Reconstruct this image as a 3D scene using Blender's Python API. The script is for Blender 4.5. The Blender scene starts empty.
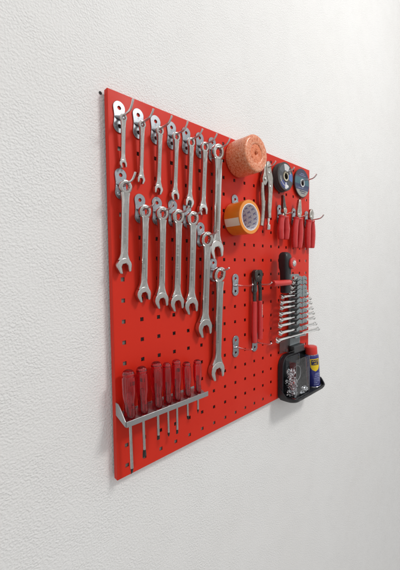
import bpy, bmesh, math, random
from mathutils import Vector, Matrix
random.seed(7)
R = math.radians
# ------------------------------------------------------------------ units
# Everything is written in grid units in which the perforation pitch is 38;
# one unit is 1.3158 mm (real pitch 50 mm).  x runs along the board, z up,
# d is the distance in front of the board's face (world -y).
S = 50.0 / 38.0 / 1000.0
PITCH = 38.0
def V(x, d, z): return Vector((x * S, -d * S, z * S))

scene = bpy.context.scene
C = scene.collection
# ------------------------------------------------------------------ camera
cam = bpy.data.cameras.new('camera'); cam_o = bpy.data.objects.new('camera', cam); C.objects.link(cam_o)
cam.sensor_fit = 'HORIZONTAL'; cam.sensor_width = 36.0; cam.lens = 36.0 * 313.93 / 400.0
cam.clip_start = 0.02; cam.clip_end = 200
_r = Vector((0.73330347, -0.67980781, -0.01128574))
_dn = Vector((-0.04442804, -0.03134737, -0.99852065))
_fw = Vector((0.67844836, 0.73272006, -0.05318966))
M = Matrix((_r, -_dn, -_fw)).transposed().to_4x4()
M.translation = V(-279.26, 504.22, 360.31)
cam_o.matrix_world = M
scene.camera = cam_o
# ------------------------------------------------------------------ world: a plain workshop's ambient light
w = bpy.data.worlds.new('World'); scene.world = w; w.use_nodes = True
nt = w.node_tree; nt.nodes.clear()
out = nt.nodes.new('ShaderNodeOutputWorld'); bg = nt.nodes.new('ShaderNodeBackground')
tc = nt.nodes.new('ShaderNodeTexCoord'); sep = nt.nodes.new('ShaderNodeSeparateXYZ')
ramp = nt.nodes.new('ShaderNodeValToRGB'); mr = nt.nodes.new('ShaderNodeMapRange')
mr.inputs['From Min'].default_value = -1; mr.inputs['From Max'].default_value = 1
nt.links.new(tc.outputs['Generated'], sep.inputs[0]); nt.links.new(sep.outputs['Z'], mr.inputs['Value'])
nt.links.new(mr.outputs[0], ramp.inputs[0]); nt.links.new(ramp.outputs[0], bg.inputs[0]); nt.links.new(bg.outputs[0], out.inputs[0])
e = ramp.color_ramp.elements
e[0].position = 0.0; e[0].color = (0.40, 0.385, 0.37, 1)
e[1].position = 1.0; e[1].color = (1.0, 1.0, 1.0, 1)
for p, c in ((0.36, (0.50, 0.49, 0.48, 1)), (0.49, (0.66, 0.655, 0.65, 1)), (0.62, (0.86, 0.865, 0.87, 1))):
    n = ramp.color_ramp.elements.new(p); n.color = c
wn = nt.nodes.new('ShaderNodeTexNoise'); wn.inputs['Scale'].default_value = 3.2; wn.inputs['Detail'].default_value = 3
wr = nt.nodes.new('ShaderNodeMapRange'); wr.inputs['From Min'].default_value = 0.35; wr.inputs['From Max'].default_value = 0.65
wr.inputs['To Min'].default_value = 0.28; wr.inputs['To Max'].default_value = 1.66
wm = nt.nodes.new('ShaderNodeMix'); wm.data_type = 'RGBA'; wm.blend_type = 'MULTIPLY'; wm.inputs['Factor'].default_value = 1
nt.links.new(tc.outputs['Generated'], wn.inputs['Vector']); nt.links.new(wn.outputs['Fac'], wr.inputs['Value'])
nt.links.new(ramp.outputs[0], wm.inputs['A']); nt.links.new(wr.outputs[0], wm.inputs['B']); nt.links.new(wm.outputs['Result'], bg.inputs[0])
bg.inputs['Strength'].default_value = 0.86
# ------------------------------------------------------------------ lamps
def area(name, pos, target, sx, sy, power, col):
    l = bpy.data.lights.new(name, 'AREA'); l.shape = 'RECTANGLE'; l.size = sx; l.size_y = sy
    l.energy = power; l.color = col
    o = bpy.data.objects.new(name, l); C.objects.link(o)
    o.location = pos; o.rotation_euler = (Vector(target) - Vector(pos)).to_track_quat('-Z', 'Y').to_euler()
    return o
LD = Vector((0.25, -0.68, 0.69)).normalized() * 3.5
area('ceiling_lamp', Vector((0.42, 0, 0.42)) + LD, (0.42, 0, 0.42), 0.72, 0.46, 54, (1.0, 0.985, 0.955))
scene.view_settings.view_transform = 'Standard'; scene.view_settings.look = 'None'
scene.view_settings.exposure = 0.0; scene.view_settings.gamma = 1.0

# ------------------------------------------------------------------ materials
def mat(name, col, rough=0.5, metal=0.0, trans=0.0, ior=1.45, coat=0.0, bump=None, var=None, spec=0.5, alpha=1.0):
    m = bpy.data.materials.new(name); m.use_nodes = True
    t = m.node_tree; b = t.nodes['Principled BSDF']
    b.inputs['Base Color'].default_value = (*col, 1); b.inputs['Roughness'].default_value = rough
    b.inputs['Metallic'].default_value = metal; b.inputs['Transmission Weight'].default_value = trans
    b.inputs['IOR'].default_value = ior; b.inputs['Coat Weight'].default_value = coat
    b.inputs['Specular IOR Level'].default_value = spec; b.inputs['Alpha'].default_value = alpha
    co = t.nodes.new('ShaderNodeTexCoord')
    if var:                                            # (scale, amount, second colour)
        n = t.nodes.new('ShaderNodeTexNoise'); n.inputs['Scale'].default_value = var[0]; n.inputs['Detail'].default_value = 6
        t.links.new(co.outputs['Object'], n.inputs['Vector'])
        r = t.nodes.new('ShaderNodeMapRange'); r.inputs['From Min'].default_value = 0.35; r.inputs['From Max'].default_value = 0.68
        r.inputs['To Max'].default_value = var[1]
        mx = t.nodes.new('ShaderNodeMix'); mx.data_type = 'RGBA'
        mx.inputs['A'].default_value = (*col, 1); mx.inputs['B'].default_value = (*var[2], 1)
        t.links.new(n.outputs['Fac'], r.inputs['Value']); t.links.new(r.outputs[0], mx.inputs['Factor'])
        t.links.new(mx.outputs['Result'], b.inputs['Base Color'])
        rr = t.nodes.new('ShaderNodeMapRange'); rr.inputs['From Min'].default_value = 0.3; rr.inputs['From Max'].default_value = 0.7
        rr.inputs['To Min'].default_value = rough * 0.72; rr.inputs['To Max'].default_value = min(1, rough * 1.32)
        t.links.new(n.outputs['Fac'], rr.inputs['Value']); t.links.new(rr.outputs[0], b.inputs['Roughness'])
    if bump:                                           # (scale, strength, distance)
        n2 = t.nodes.new('ShaderNodeTexNoise'); n2.inputs['Scale'].default_value = bump[0]; n2.inputs['Detail'].default_value = 4
        t.links.new(co.outputs['Object'], n2.inputs['Vector'])
        bp = t.nodes.new('ShaderNodeBump'); bp.inputs['Strength'].default_value = bump[1]; bp.inputs['Distance'].default_value = bump[2]
        t.links.new(n2.outputs['Fac'], bp.inputs['Height']); t.links.new(bp.outputs[0], b.inputs['Normal'])
    return m

RED = mat('red_powder_coat', (0.65, 0.028, 0.012), 0.42, spec=0.24, bump=(420, 0.10, 0.0004), var=(9, 0.35, (0.58, 0.023, 0.011)))
BACKGREY = mat('hole_backing_grey', (0.22, 0.19, 0.17), 0.55, 0.3, var=(40, 0.5, (0.2, 0.18, 0.17)))  # tone of the added strips that grey the edge holes
CHROME = mat('satin_chrome', (0.62, 0.61, 0.59), 0.19, 1.0, var=(160, 0.6, (0.54, 0.525, 0.50)), bump=(900, 0.05, 0.0002))
SHANK = mat('matt_chrome', (0.44, 0.43, 0.415), 0.33, 1.0, var=(220, 0.7, (0.35, 0.34, 0.325)), bump=(1100, 0.09, 0.0002))
POLISH = mat('polished_chrome', (0.78, 0.77, 0.75), 0.13, 1.0, var=(120, 0.4, (0.62, 0.61, 0.60)))
ZINC = mat('zinc_plate', (0.42, 0.445, 0.475), 0.30, 1.0, var=(110, 0.9, (0.25, 0.27, 0.29)), bump=(300, 0.08, 0.0003))
WIRE = mat('zinc_wire', (0.80, 0.80, 0.80), 0.24, 1.0)
ALU = mat('grey_steel_bracket', (0.44, 0.445, 0.45), 0.38, 0.9, var=(60, 0.5, (0.36, 0.36, 0.37)))
ACET = mat('red_acetate', (0.78, 0.028, 0.044), 0.05, 0.0, 0.93, 1.5, bump=(120, 0.08, 0.0008), coat=0.4, var=(70, 0.4, (0.58, 0.012, 0.022)))
STEEL = mat('screwdriver_steel', (0.55, 0.545, 0.53), 0.25, 1.0, var=(150, 0.5, (0.38, 0.37, 0.36)))
BLACKTIP = mat('blackened_tip', (0.035, 0.033, 0.032), 0.45, 0.5)
BLKSTEEL = mat('black_steel', (0.045, 0.042, 0.040), 0.38, 0.6, var=(120, 0.7, (0.10, 0.092, 0.085)))
DULL = mat('dull_nickel', (0.50, 0.475, 0.43), 0.30, 1.0, var=(90, 0.8, (0.30, 0.28, 0.25)))
DKNICK = mat('dark_nickel', (0.20, 0.19, 0.18), 0.3, 1.0, var=(90, 0.8, (0.10, 0.095, 0.09)))
GRIP = mat('red_dipped_grip', (0.60, 0.030, 0.030), 0.33, coat=0.15, var=(70, 0.5, (0.48, 0.018, 0.02)), bump=(160, 0.10, 0.0008))
BLKPL = mat('black_plastic', (0.014, 0.015, 0.018), 0.42, bump=(500, 0.12, 0.0004), var=(50, 0.4, (0.024, 0.025, 0.028)))
REDPL = mat('red_plastic', (0.62, 0.030, 0.024), 0.36, coat=0.2)
CAPRED = mat('red_cap_plastic', (0.66, 0.035, 0.026), 0.38, coat=0.1, bump=(300, 0.06, 0.0004))
GREYPL = mat('grey_plastic', (0.23, 0.265, 0.275), 0.28, var=(60, 0.5, (0.18, 0.21, 0.22)))
DKGREY = mat('dark_grey_plastic', (0.05, 0.055, 0.058), 0.4)
BOLT = mat('zinc_bolt', (0.74, 0.75, 0.76), 0.2, 1.0, var=(90, 0.6, (0.5, 0.51, 0.52)))
BLUE = mat('blue_can_print', (0.030, 0.034, 0.21), 0.26, coat=0.3)
YEL = mat('yellow_print', (0.86, 0.60, 0.02), 0.35)
NAVY = mat('navy_print', (0.012, 0.014, 0.085), 0.35)
WHITE = mat('white_print', (0.75, 0.75, 0.74), 0.4)
PALEBLUE = mat('pale_print', (0.34, 0.37, 0.62), 0.4)
TIN = mat('tin_rim', (0.62, 0.62, 0.62), 0.25, 1.0)
CARDW = mat('white_card', (0.78, 0.78, 0.80), 0.6)
PURPLE = mat('violet_print', (0.16, 0.15, 0.38), 0.6)
TAPE = mat('orange_tape_film', (0.76, 0.215, 0.020), 0.20, coat=0.4, var=(35, 0.6, (0.62, 0.150, 0.013)), bump=(60, 0.05, 0.001))
TAPESIDE = mat('orange_tape_edge', (0.86, 0.30, 0.04), 0.38, var=(30, 0.5, (0.80, 0.27, 0.035)))
PAPER = mat('cream_paper', (0.78, 0.66, 0.52), 0.7)
PALEPINK = mat('pale_worn_print', (0.72, 0.36, 0.33), 0.5)
DARKHOLE = mat('dark_plastic_plug', (0.03, 0.028, 0.026), 0.8)
LETTER = mat('raised_letter_chrome', (0.36, 0.35, 0.33), 0.4, 1.0)

def clear_mat(name, tint, gloss=0.5, rough=0.05):
    m = bpy.data.materials.new(name); m.use_nodes = True; t = m.node_tree; t.nodes.clear()
    o = t.nodes.new('ShaderNodeOutputMaterial'); tr = t.nodes.new('ShaderNodeBsdfTransparent'); gl = t.nodes.new('ShaderNodeBsdfGlossy')
    fr = t.nodes.new('ShaderNodeLayerWeight'); fr.inputs['Blend'].default_value = 0.5
    pw = t.nodes.new('ShaderNodeMath'); pw.operation = 'POWER'; pw.inputs[1].default_value = 4.0
    mp = t.nodes.new('ShaderNodeMath'); mp.operation = 'MULTIPLY_ADD'; mp.inputs[1].default_value = 0.7; mp.inputs[2].default_value = gloss
    mp.use_clamp = True; t.links.new(fr.outputs['Facing'], pw.inputs[0])
    tr.inputs[0].default_value = (*tint, 1); gl.inputs['Roughness'].default_value = rough
    tc_ = t.nodes.new('ShaderNodeTexCoord'); n = t.nodes.new('ShaderNodeTexNoise'); n.inputs['Scale'].default_value = 60
    b = t.nodes.new('ShaderNodeBump'); b.inputs['Strength'].default_value = 0.4; b.inputs['Distance'].default_value = 0.002
    t.links.new(tc_.outputs['Object'], n.inputs['Vector']); t.links.new(n.outputs['Fac'], b.inputs['Height']); t.links.new(b.outputs[0], gl.inputs['Normal'])
    mx = t.nodes.new('ShaderNodeMixShader')
    t.links.new(pw.outputs[0], mp.inputs[0]); t.links.new(mp.outputs[0], mx.inputs[0])
    t.links.new(tr.outputs[0], mx.inputs[1]); t.links.new(gl.outputs[0], mx.inputs[2]); t.links.new(mx.outputs[0], o.inputs[0])
    return m
CLEAR = clear_mat('clear_plastic', (0.93, 0.94, 0.95), 0.05)
CLEARG = clear_mat('greyish_clear_plastic', (0.62, 0.60, 0.60), 0.10)

def wall_mat():
    m = bpy.data.materials.new('white_textured_plaster'); m.use_nodes = True; t = m.node_tree; b = t.nodes['Principled BSDF']
    b.inputs['Roughness'].default_value = 0.82; b.inputs['Specular IOR Level'].default_value = 0.25
    co = t.nodes.new('ShaderNodeTexCoord')
    n1 = t.nodes.new('ShaderNodeTexNoise'); n1.inputs['Scale'].default_value = 225; n1.inputs['Detail'].default_value = 2; n1.inputs['Roughness'].default_value = 0.45
    n1.inputs['Distortion'].default_value = 0.0
    n2 = t.nodes.new('ShaderNodeTexNoise'); n2.inputs['Scale'].default_value = 420; n2.inputs['Detail'].default_value = 3
    n3 = t.nodes.new('ShaderNodeTexNoise'); n3.inputs['Scale'].default_value = 3.2; n3.inputs['Detail'].default_value = 3
    for n in (n1, n2, n3): t.links.new(co.outputs['Object'], n.inputs['Vector'])
    r1 = t.nodes.new('ShaderNodeMapRange'); r1.interpolation_type = 'SMOOTHSTEP'
    r1.inputs['From Min'].default_value = 0.30; r1.inputs['From Max'].default_value = 0.72
    t.links.new(n1.outputs['Fac'], r1.inputs['Value'])
    ad = t.nodes.new('ShaderNodeMath'); ad.operation = 'MULTIPLY_ADD'; ad.inputs[1].default_value = 0.16
    t.links.new(n2.outputs['Fac'], ad.inputs[0]); t.links.new(r1.outputs[0], ad.inputs[2])
    n4 = t.nodes.new('ShaderNodeTexNoise'); n4.inputs['Scale'].default_value = 14; n4.inputs['Detail'].default_value = 4
    t.links.new(co.outputs['Object'], n4.inputs['Vector'])
    r4 = t.nodes.new('ShaderNodeMapRange'); r4.inputs['From Min'].default_value = 0.36; r4.inputs['From Max'].default_value = 0.64
    r4.inputs['To Min'].default_value = 0.62; r4.inputs['To Max'].default_value = 0.95
    t.links.new(n4.outputs['Fac'], r4.inputs['Value']); bp = t.nodes.new('ShaderNodeBump'); t.links.new(r4.outputs[0], bp.inputs['Strength'])
    bp.inputs['Distance'].default_value = 0.0010
    t.links.new(ad.outputs[0], bp.inputs['Height']); t.links.new(bp.outputs[0], b.inputs['Normal'])
    mx = t.nodes.new('ShaderNodeMix'); mx.data_type = 'RGBA'
    mx.inputs['A'].default_value = (0.81, 0.80, 0.785, 1); mx.inputs['B'].default_value = (0.845, 0.845, 0.84, 1)
    t.links.new(n3.outputs['Fac'], mx.inputs['Factor']); t.links.new(mx.outputs['Result'], b.inputs['Base Color'])
    return m
WALL = wall_mat()

def roll_mat(name, a, b_, dark, scale=55):
    m = bpy.data.materials.new(name); m.use_nodes = True; t = m.node_tree; b = t.nodes['Principled BSDF']
    co = t.nodes.new('ShaderNodeTexCoord')
    n1 = t.nodes.new('ShaderNodeTexNoise'); n1.inputs['Scale'].default_value = scale * 3.6; n1.inputs['Detail'].default_value = 5; n1.inputs['Roughness'].default_value = 0.7
    v = t.nodes.new('ShaderNodeTexVoronoi'); v.inputs['Scale'].default_value = scale * 3.4
    n2 = t.nodes.new('ShaderNodeTexNoise'); n2.inputs['Scale'].default_value = scale * 0.7; n2.inputs['Detail'].default_value = 5
    for n in (n1, v, n2): t.links.new(co.outputs['Object'], n.inputs['Vector'])
    r = t.nodes.new('ShaderNodeValToRGB'); r.color_ramp.elements[0].position = 0.36; r.color_ramp.elements[0].color = (*dark, 1)
    r.color_ramp.elements[1].position = 0.66; r.color_ramp.elements[1].color = (*b_, 1)
    q = r.color_ramp.elements.new(0.46); q.color = (*a, 1)
    t.links.new(n1.outputs['Fac'], r.inputs[0]); t.links.new(r.outputs[0], b.inputs['Base Color'])
    b.inputs['Roughness'].default_value = 0.36; b.inputs['Coat Weight'].default_value = 0.25; b.inputs['Coat Roughness'].default_value = 0.15
    ad = t.nodes.new('ShaderNodeMath'); ad.operation = 'ADD'
    t.links.new(v.outputs['Distance'], ad.inputs[0]);  t.links.new(n2.outputs['Fac'], ad.inputs[1])
    bp = t.nodes.new('ShaderNodeBump'); bp.inputs['Strength'].default_value = 0.5; bp.inputs['Distance'].default_value = 0.0012
    t.links.new(ad.outputs[0], bp.inputs['Height']); t.links.new(bp.outputs[0], b.inputs['Normal'])
    return m
ROLLM = roll_mat('crinkled_orange_wrap', (0.74, 0.215, 0.085), (0.84, 0.42, 0.27), (0.44, 0.09, 0.03))
ROLLIN = roll_mat('orange_inner_turns', (0.76, 0.17, 0.045), (0.82, 0.30, 0.15), (0.35, 0.06, 0.015), 70)

def ramp_mat(name, stops, coord, rough=0.45, noise=0.0):
    """constant colour bands over object z ('z') or over the angle round d ('ang')"""
    m = bpy.data.materials.new(name); m.use_nodes = True; t = m.node_tree; b = t.nodes['Principled BSDF']
    b.inputs['Roughness'].default_value = rough
    co = t.nodes.new('ShaderNodeTexCoord'); s = t.nodes.new('ShaderNodeSeparateXYZ'); t.links.new(co.outputs['Object'], s.inputs[0])
    mrn = t.nodes.new('ShaderNodeMapRange')
    if coord == 'z':
        mrn.inputs['From Min'].default_value = -45 * S; mrn.inputs['From Max'].default_value = 45 * S
        t.links.new(s.outputs['Z'], mrn.inputs['Value'])
    else:
        at = t.nodes.new('ShaderNodeMath'); at.operation = 'ARCTAN2'
        t.links.new(s.outputs['Z'], at.inputs[0]); t.links.new(s.outputs['X'], at.inputs[1])
        mrn.inputs['From Min'].default_value = -math.pi; mrn.inputs['From Max'].default_value = math.pi
        t.links.new(at.outputs[0], mrn.inputs['Value'])
    r = t.nodes.new('ShaderNodeValToRGB'); r.color_ramp.interpolation = 'CONSTANT'
    r.color_ramp.elements[0].position = 0; r.color_ramp.elements[0].color = (*stops[0][1], 1)
    r.color_ramp.elements[1].position = stops[1][0]; r.color_ramp.elements[1].color = (*stops[1][1], 1)
    for p, c in stops[2:]:
        q = r.color_ramp.elements.new(p); q.color = (*c, 1)
    t.links.new(mrn.outputs[0], r.inputs[0]); t.links.new(r.outputs[0], b.inputs['Base Color'])
    return m

# ------------------------------------------------------------------ mesh helpers
class MB:
    def __init__(s): s.bm = bmesh.new(); s.mi = 0
    def faces(s, vs, fs):
        bv = [s.bm.verts.new(V(*v)) for v in vs]
        for f in fs:
            try: s.bm.faces.new([bv[i] for i in f]).material_index = s.mi
            except ValueError: pass
        return bv
    def box(s, x0, x1, d0, d1, z0, z1):
        s.faces([(x0,d0,z0),(x1,d0,z0),(x1,d1,z0),(x0,d1,z0),(x0,d0,z1),(x1,d0,z1),(x1,d1,z1),(x0,d1,z1)],
                [(0,1,2,3),(7,6,5,4),(0,4,5,1),(1,5,6,2),(2,6,7,3),(3,7,4,0)])
    def prism(s, pts, lo, hi, axis='d'):
        n = len(pts)
        f = {'d': lambda p, h: (p[0], h, p[1]), 'z': lambda p, h: (p[0], p[1], h), 'x': lambda p, h: (h, p[0], p[1])}[axis]
        vs = [f(p, lo) for p in pts] + [f(p, hi) for p in pts]
        s.faces(vs, [tuple(range(n))[::-1], tuple(range(n, 2*n))] + [(i, (i+1) % n, n+(i+1) % n, n+i) for i in range(n)])
    def loft(s, rings, cap=True, closed=False, segmat=None):
        n = len(rings[0]); vs = [p for r in rings for p in r]; m = len(rings); fs = []
        for k in range(m if closed else m - 1):
            a, b = k*n, ((k+1) % m)*n
            fs += [(a+i, a+(i+1) % n, b+(i+1) % n, b+i) for i in range(n)]
        if cap and not closed: fs += [tuple(range(n))[::-1], tuple(range((m-1)*n, m*n))]
        nf = len(s.bm.faces); s.faces(vs, fs)
        if segmat:
            s.bm.faces.ensure_lookup_table()
            for q in range(nf, len(s.bm.faces)):
                if (q - nf) % n in segmat and q - nf < (m-1)*n: s.bm.faces[q].material_index = 1
    def tube(s, path, r, n=12, flat=1.0, ref=(0, 1, 0)):
        """round (or flattened along ref) tube; r is a number or one per point"""
        P = [Vector(p) for p in path]; m = len(P); rings = []
        ref = Vector(ref)
        for i, p in enumerate(P):
            t = (P[min(i+1, m-1)] - P[max(i-1, 0)]).normalized()
            a = ref - t * ref.dot(t)
            if a.length < 1e-4: a = Vector((1, 0, 0)) - t * t.x
            a.normalize(); b = t.cross(a)
            rr = r[i] if isinstance(r, (list, tuple)) else r
            rings.append([tuple(p + a * (rr*flat*math.cos(2*math.pi*k/n)) + b * (rr*math.sin(2*math.pi*k/n))) for k in range(n)])
        s.loft(rings)
    def lathe(s, prof, c=(0, 0, 0), axis='d', n=48, closed=False):
        """prof: (radius, height) pairs"""
        rings = []
        for r, h in prof:
            ring = []
            for k in range(n):
                a = 2*math.pi*k/n; u, v = r*math.cos(a), r*math.sin(a)
                ring.append({'d': (c[0]+u, c[1]+h, c[2]+v), 'z': (c[0]+u, c[1]+v, c[2]+h), 'x': (c[0]+h, c[1]+u, c[2]+v)}[axis])
            rings.append(ring)
        s.loft(rings, cap=not closed, closed=closed)
    def build(s, name, m, parent=None, bevel=0, loc=None, angle=35, segs=2, rot=None):
        bmesh.ops.recalc_face_normals(s.bm, faces=s.bm.faces[:])
        me = bpy.data.meshes.new(name); s.bm.to_mesh(me); s.bm.free()
        for mm in (m if isinstance(m, (list, tuple)) else [m]): me.materials.append(mm)
        me.polygons.foreach_set('use_smooth', [True]*len(me.polygons))
        me.set_sharp_from_angle(angle=R(angle))
        o = bpy.data.objects.new(name, me); C.objects.link(o)
        if loc: o.location = V(*loc)
        if rot: o.rotation_euler = rot
        if parent: o.parent = parent
        if bevel:
            b = o.modifiers.new('bevel', 'BEVEL'); b.width = bevel*S; b.segments = segs; b.limit_method = 'ANGLE'; b.angle_limit = R(40)
            b.harden_normals = False
        return o

def thing(name, label, cat, loc, group=None, rot=None):
    o = bpy.data.objects.new(name, None); C.objects.link(o); o.location = V(*loc); o.empty_display_size = 0.02
    if rot: o.rotation_euler = rot
    tag(o, label, cat, group); return o
def tag(o, label, cat, group=None):
    o['label'] = label; o['category'] = cat
    if group: o['group'] = group
    return o
def smooth(pts, it=2, closed=False):
    for _ in range(it):
        q = []; n = len(pts)
        if not closed: q.append(pts[0])
        for i in range(n if closed else n-1):
            a, b = pts[i], pts[(i+1) % n]
            q.append(tuple(.75*x+.25*y for x, y in zip(a, b))); q.append(tuple(.25*x+.75*y for x, y in zip(a, b)))
        if not closed: q.append(pts[-1])
        pts = q
    return pts

# ================================================================== THE SETTING
b = MB(); WD = -16.5
b.faces([(-2600, WD, -1900), (5200, WD, -1900), (5200, WD, 2600), (-2600, WD, 2600)], [(0, 1, 2, 3)])
b.faces([(-2600, WD-90, -1900), (5200, WD-90, -1900), (5200, WD-90, 2600), (-2600, WD-90, 2600)], [(0, 1, 2, 3)])
wall = b.build('wall', WALL); wall['kind'] = 'structure'
tag(wall, 'white wall of rough knobbly plaster behind the red pegboard', 'wall')

b = MB()
b.lathe([(2.6, -.2), (2.8, .6), (1.2, 1.0), (.1, .3)], n=14)
o = b.build('wall_plug', DARKHOLE, loc=(-25, WD, 662))
tag(o, 'small dark plugged screw hole in the plaster beside the top left board corner', 'wall plug')

# ================================================================== THE BOARD
board = thing('pegboard', 'large square red perforated metal tool board mounted on the white wall', 'pegboard', (0, 0, -19))
OZ = 19
N = 18
b = MB()
hs = 3.7
xs = [-19.0]
for c in range(N): xs += [c*PITCH - hs, c*PITCH + hs]
xs.append((N-1)*PITCH + 19.0)
bm = b.bm
for d in (0.0, -1.4):
    gv = [[bm.verts.new(V(x, d, z + OZ)) for x in xs] for z in xs]
    if d == 0: g0 = gv
    else: g1 = gv
K = len(xs)
def hole(i, j): return i % 2 == 1 and j % 2 == 1
for j in range(K-1):
    for i in range(K-1):
        if hole(i, j):
            q0 = [g0[j][i], g0[j][i+1], g0[j+1][i+1], g0[j+1][i]]; q1 = [g1[j][i], g1[j][i+1], g1[j+1][i+1], g1[j+1][i]]
            for k in range(4): bm.faces.new([q0[k], q0[(k+1) % 4], q1[(k+1) % 4], q1[k]])
        else:
            for g in (g0, g1): bm.faces.new([g[j][i], g[j][i+1], g[j+1][i+1], g[j+1][i]])
for k in range(K-1):   # close the outer edge
    for a in (lambda g, k: (g[0][k], g[0][k+1]), lambda g, k: (g[K-1][k], g[K-1][k+1]), lambda g, k: (g[k][0], g[k+1][0]), lambda g, k: (g[k][K-1], g[k+1][K-1])):
        p, q = a(g0, k); r_, s_ = a(g1, k); bm.faces.new([p, q, s_, r_])
panel = b.build('perforated_panel', RED, board)
# folded rim: a rounded lip running round the panel, 12 deep
lo, hi = -19.0, (N-1)*PITCH + 19.0
prof = [(-.004, 0.002), (.55, -.12), (1.0, -.45), (1.25, -1.0), (1.25, -11.5), (-.15, -11.5), (-.15, -1.5)]
rings = []
for (sx, sz) in ((-1, -1), (1, -1), (1, 1), (-1, 1)):
    cx = lo if sx < 0 else hi; cz = (lo if sz < 0 else hi) + OZ
    rings.append([(cx + sx*u, d, cz + sz*u) for u, d in prof])
b = MB(); b.loft(rings, closed=True); b.build('folded_rim', RED, board)
b = MB()   # grey strips added behind the first column and lowest row so holes show grey
b.box(-14, 14, -16.4, -3, OZ-13, OZ+646+13); b.build('added_hole_backing', BACKGREY, board)
b = MB(); b.box(15, 640, -16.4, -3, OZ-13, OZ+13); b.build('added_hole_backing', BACKGREY, board)

# ================================================================== HOOKS
def stadium(w, h, waist=0.0, n=12):
    r = w/2; pts = []
    for k in range(n+1):
        a = math.pi*k/n; pts.append((r*math.cos(a), h/2 - r + r*math.sin(a)))
    pts.append((-r + waist, 3)); pts.append((-r + waist, -3))
    for k in range(n+1):
        a = math.pi + math.pi*k/n; pts.append((r*math.cos(a), -h/2 + r + r*math.sin(a)))
    pts.append((r - waist, -3)); pts.append((r - waist, 3))
    return pts
def plate_mesh(w=23, h=54):
    """stamped plate with two square-ish holes: outline ring lofted towards each hole is avoided by building in strips"""
    b = MB(); bm = b.bm
    out = stadium(w, h, 1.6)
    def flat(d):
        ed = []
        ov = [bm.verts.new(V(x, d, z)) for x, z in out]
        ed += [bm.edges.new((ov[i], ov[(i+1) % len(ov)])) for i in range(len(ov))]
        hv = []
        for hz in (h/2-11.5, -h/2+11.5):
            q = [bm.verts.new(V(3.4*math.cos(R(a)), d, hz + 3.4*math.sin(R(a)))) for a in (20, 70, 110, 160, 200, 250, 290, 340)]
            ed += [bm.edges.new((q[i], q[(i+1) % 8])) for i in range(8)]; hv.append(q)
        bmesh.ops.triangle_fill(bm, edges=ed, use_beauty=True)
        return ov, hv
    o0, h0 = flat(0.5); o1, h1 = flat(2.3)
    for A, B_ in [(o0, o1)] + list(zip(h0, h1)):
        n = len(A)
        for i in range(n): bm.faces.new([A[i], A[(i+1) % n], B_[(i+1) % n], B_[i]])
    return b
hook_n = [0]
def hook(c, zc, label, group, L=52, tip=11.0, lift=0.0):
    x = c*PITCH
    t = thing('board_hook', label, 'hook', (x, 0, zc), group)
    if not hasattr(hook, 'pm'):
        hook.pm = plate_mesh().build('back_plate', ZINC, t, bevel=.5); pl = hook.pm
        b = MB()          # pressed rib and the welded collar the wire leaves from
        b.tube([(-9.5, 2.0, -1.0), (-4, 3.6, -1.4), (0, 4.4, -1.6), (4, 3.6, -1.4), (9.5, 2.0, -1.0)], [1.2, 2.6, 3.6, 2.6, 1.2], 12)
        hook.rib = b.build('pressed_rib', ZINC, t)
    else:
        for src in (hook.pm, hook.rib):
            o = src.copy(); C.objects.link(o); o.parent = t
    b = MB()
    path = [(0, 2.5, 0), (0, 6, -.8), (0, 14, -2.0), (0, L-18, -2.4 + lift), (0, L-9, -.6 + lift*1.3), (0, L-2.5, tip*.55), (0, L, tip)]
    path = smooth(path, 2)
    b.tube(path, [1.95]*(len(path)-1) + [1.4], 12, ref=(1, 0, 0)); b.build('wire_prong', WIRE, t)
    return t
row = lambda r: r*PITCH - 4.0
TOP, R2 = [], []
for c in range(7):
    hook(c, row(16.5), ['zinc hook holding the smallest wrench, top left of the board',
        'zinc hook in the top row holding the second smallest wrench', 'zinc hook in the top row holding the third wrench from the left',
        'zinc hook in the top row holding the fourth wrench, middle of its seven', 'zinc hook in the top row holding the fifth wrench from the left',
        'zinc hook in the top row holding the sixth wrench from the left', 'zinc hook next to the pink orange roll, holding a long wrench'][c],
        'zinc hooks of the top wrench row', L=[48, 50, 52, 51, 51, 53, 54][c], tip=[13, 9, 9, 11, 8, 9, 9][c])
for c, r in zip(range(7), (13.5, 12.5, 12.5, 12.5, 12.5, 11.5, 9.5)):
    hook(c, row(r), ['zinc hook under the smallest wrench, holding first wrench of the lower row',
        'zinc hook holding the second wrench of the lower row', 'zinc hook holding the third wrench of the lower row',
        'zinc hook holding the fourth wrench of the lower row', 'zinc hook holding the fifth wrench of the lower row',
        'zinc hook beside the long wrench jaw, holding the sixth lower wrench', 'zinc hook holding the largest wrench, lowest of the wrench hooks'][c],
        'zinc hooks of the lower wrench row', L=[50, 51, 52, 52, 47, 54, 50][c], tip=[10, 8, 9, 7, 6, 5, 4][c])
hook(8, row(8.5), 'empty zinc hook left of the nippers head, upper of two', 'long zinc hooks beside and behind the nippers', L=55, tip=3)
hook(8, row(4.5), 'empty zinc hook left of the nippers handles, lower of two', 'long zinc hooks beside and behind the nippers', L=52, tip=2)
hook(10, row(8.5), 'zinc hook carrying the black nippers by their head', 'long zinc hooks beside and behind the nippers', L=55, tip=5)
hook(10, row(4.5), 'zinc hook between the red handle ends of the nippers', 'long zinc hooks beside and behind the nippers', L=54, tip=4)
hook(8, row(16.5), 'zinc hook inside the crinkled pink orange roll', 'zinc hooks on the right half', L=40, tip=3)
hook(8, row(13.5), 'zinc hook carrying the brown packing tape', 'zinc hooks on the right half', L=46, tip=3)
hook(11, row(16.5), 'zinc hook carrying the locking pliers', 'zinc hooks on the right half', L=40, tip=8)
hook(13, row(16.5), 'zinc hook through the stacked grinding discs with blue and white ring', 'zinc hooks on the right half', L=48, tip=6)
hook(16, row(16.5), 'zinc hook sticking out past the single teal cutting disc', 'zinc hooks on the right half', L=54, tip=9)
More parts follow.
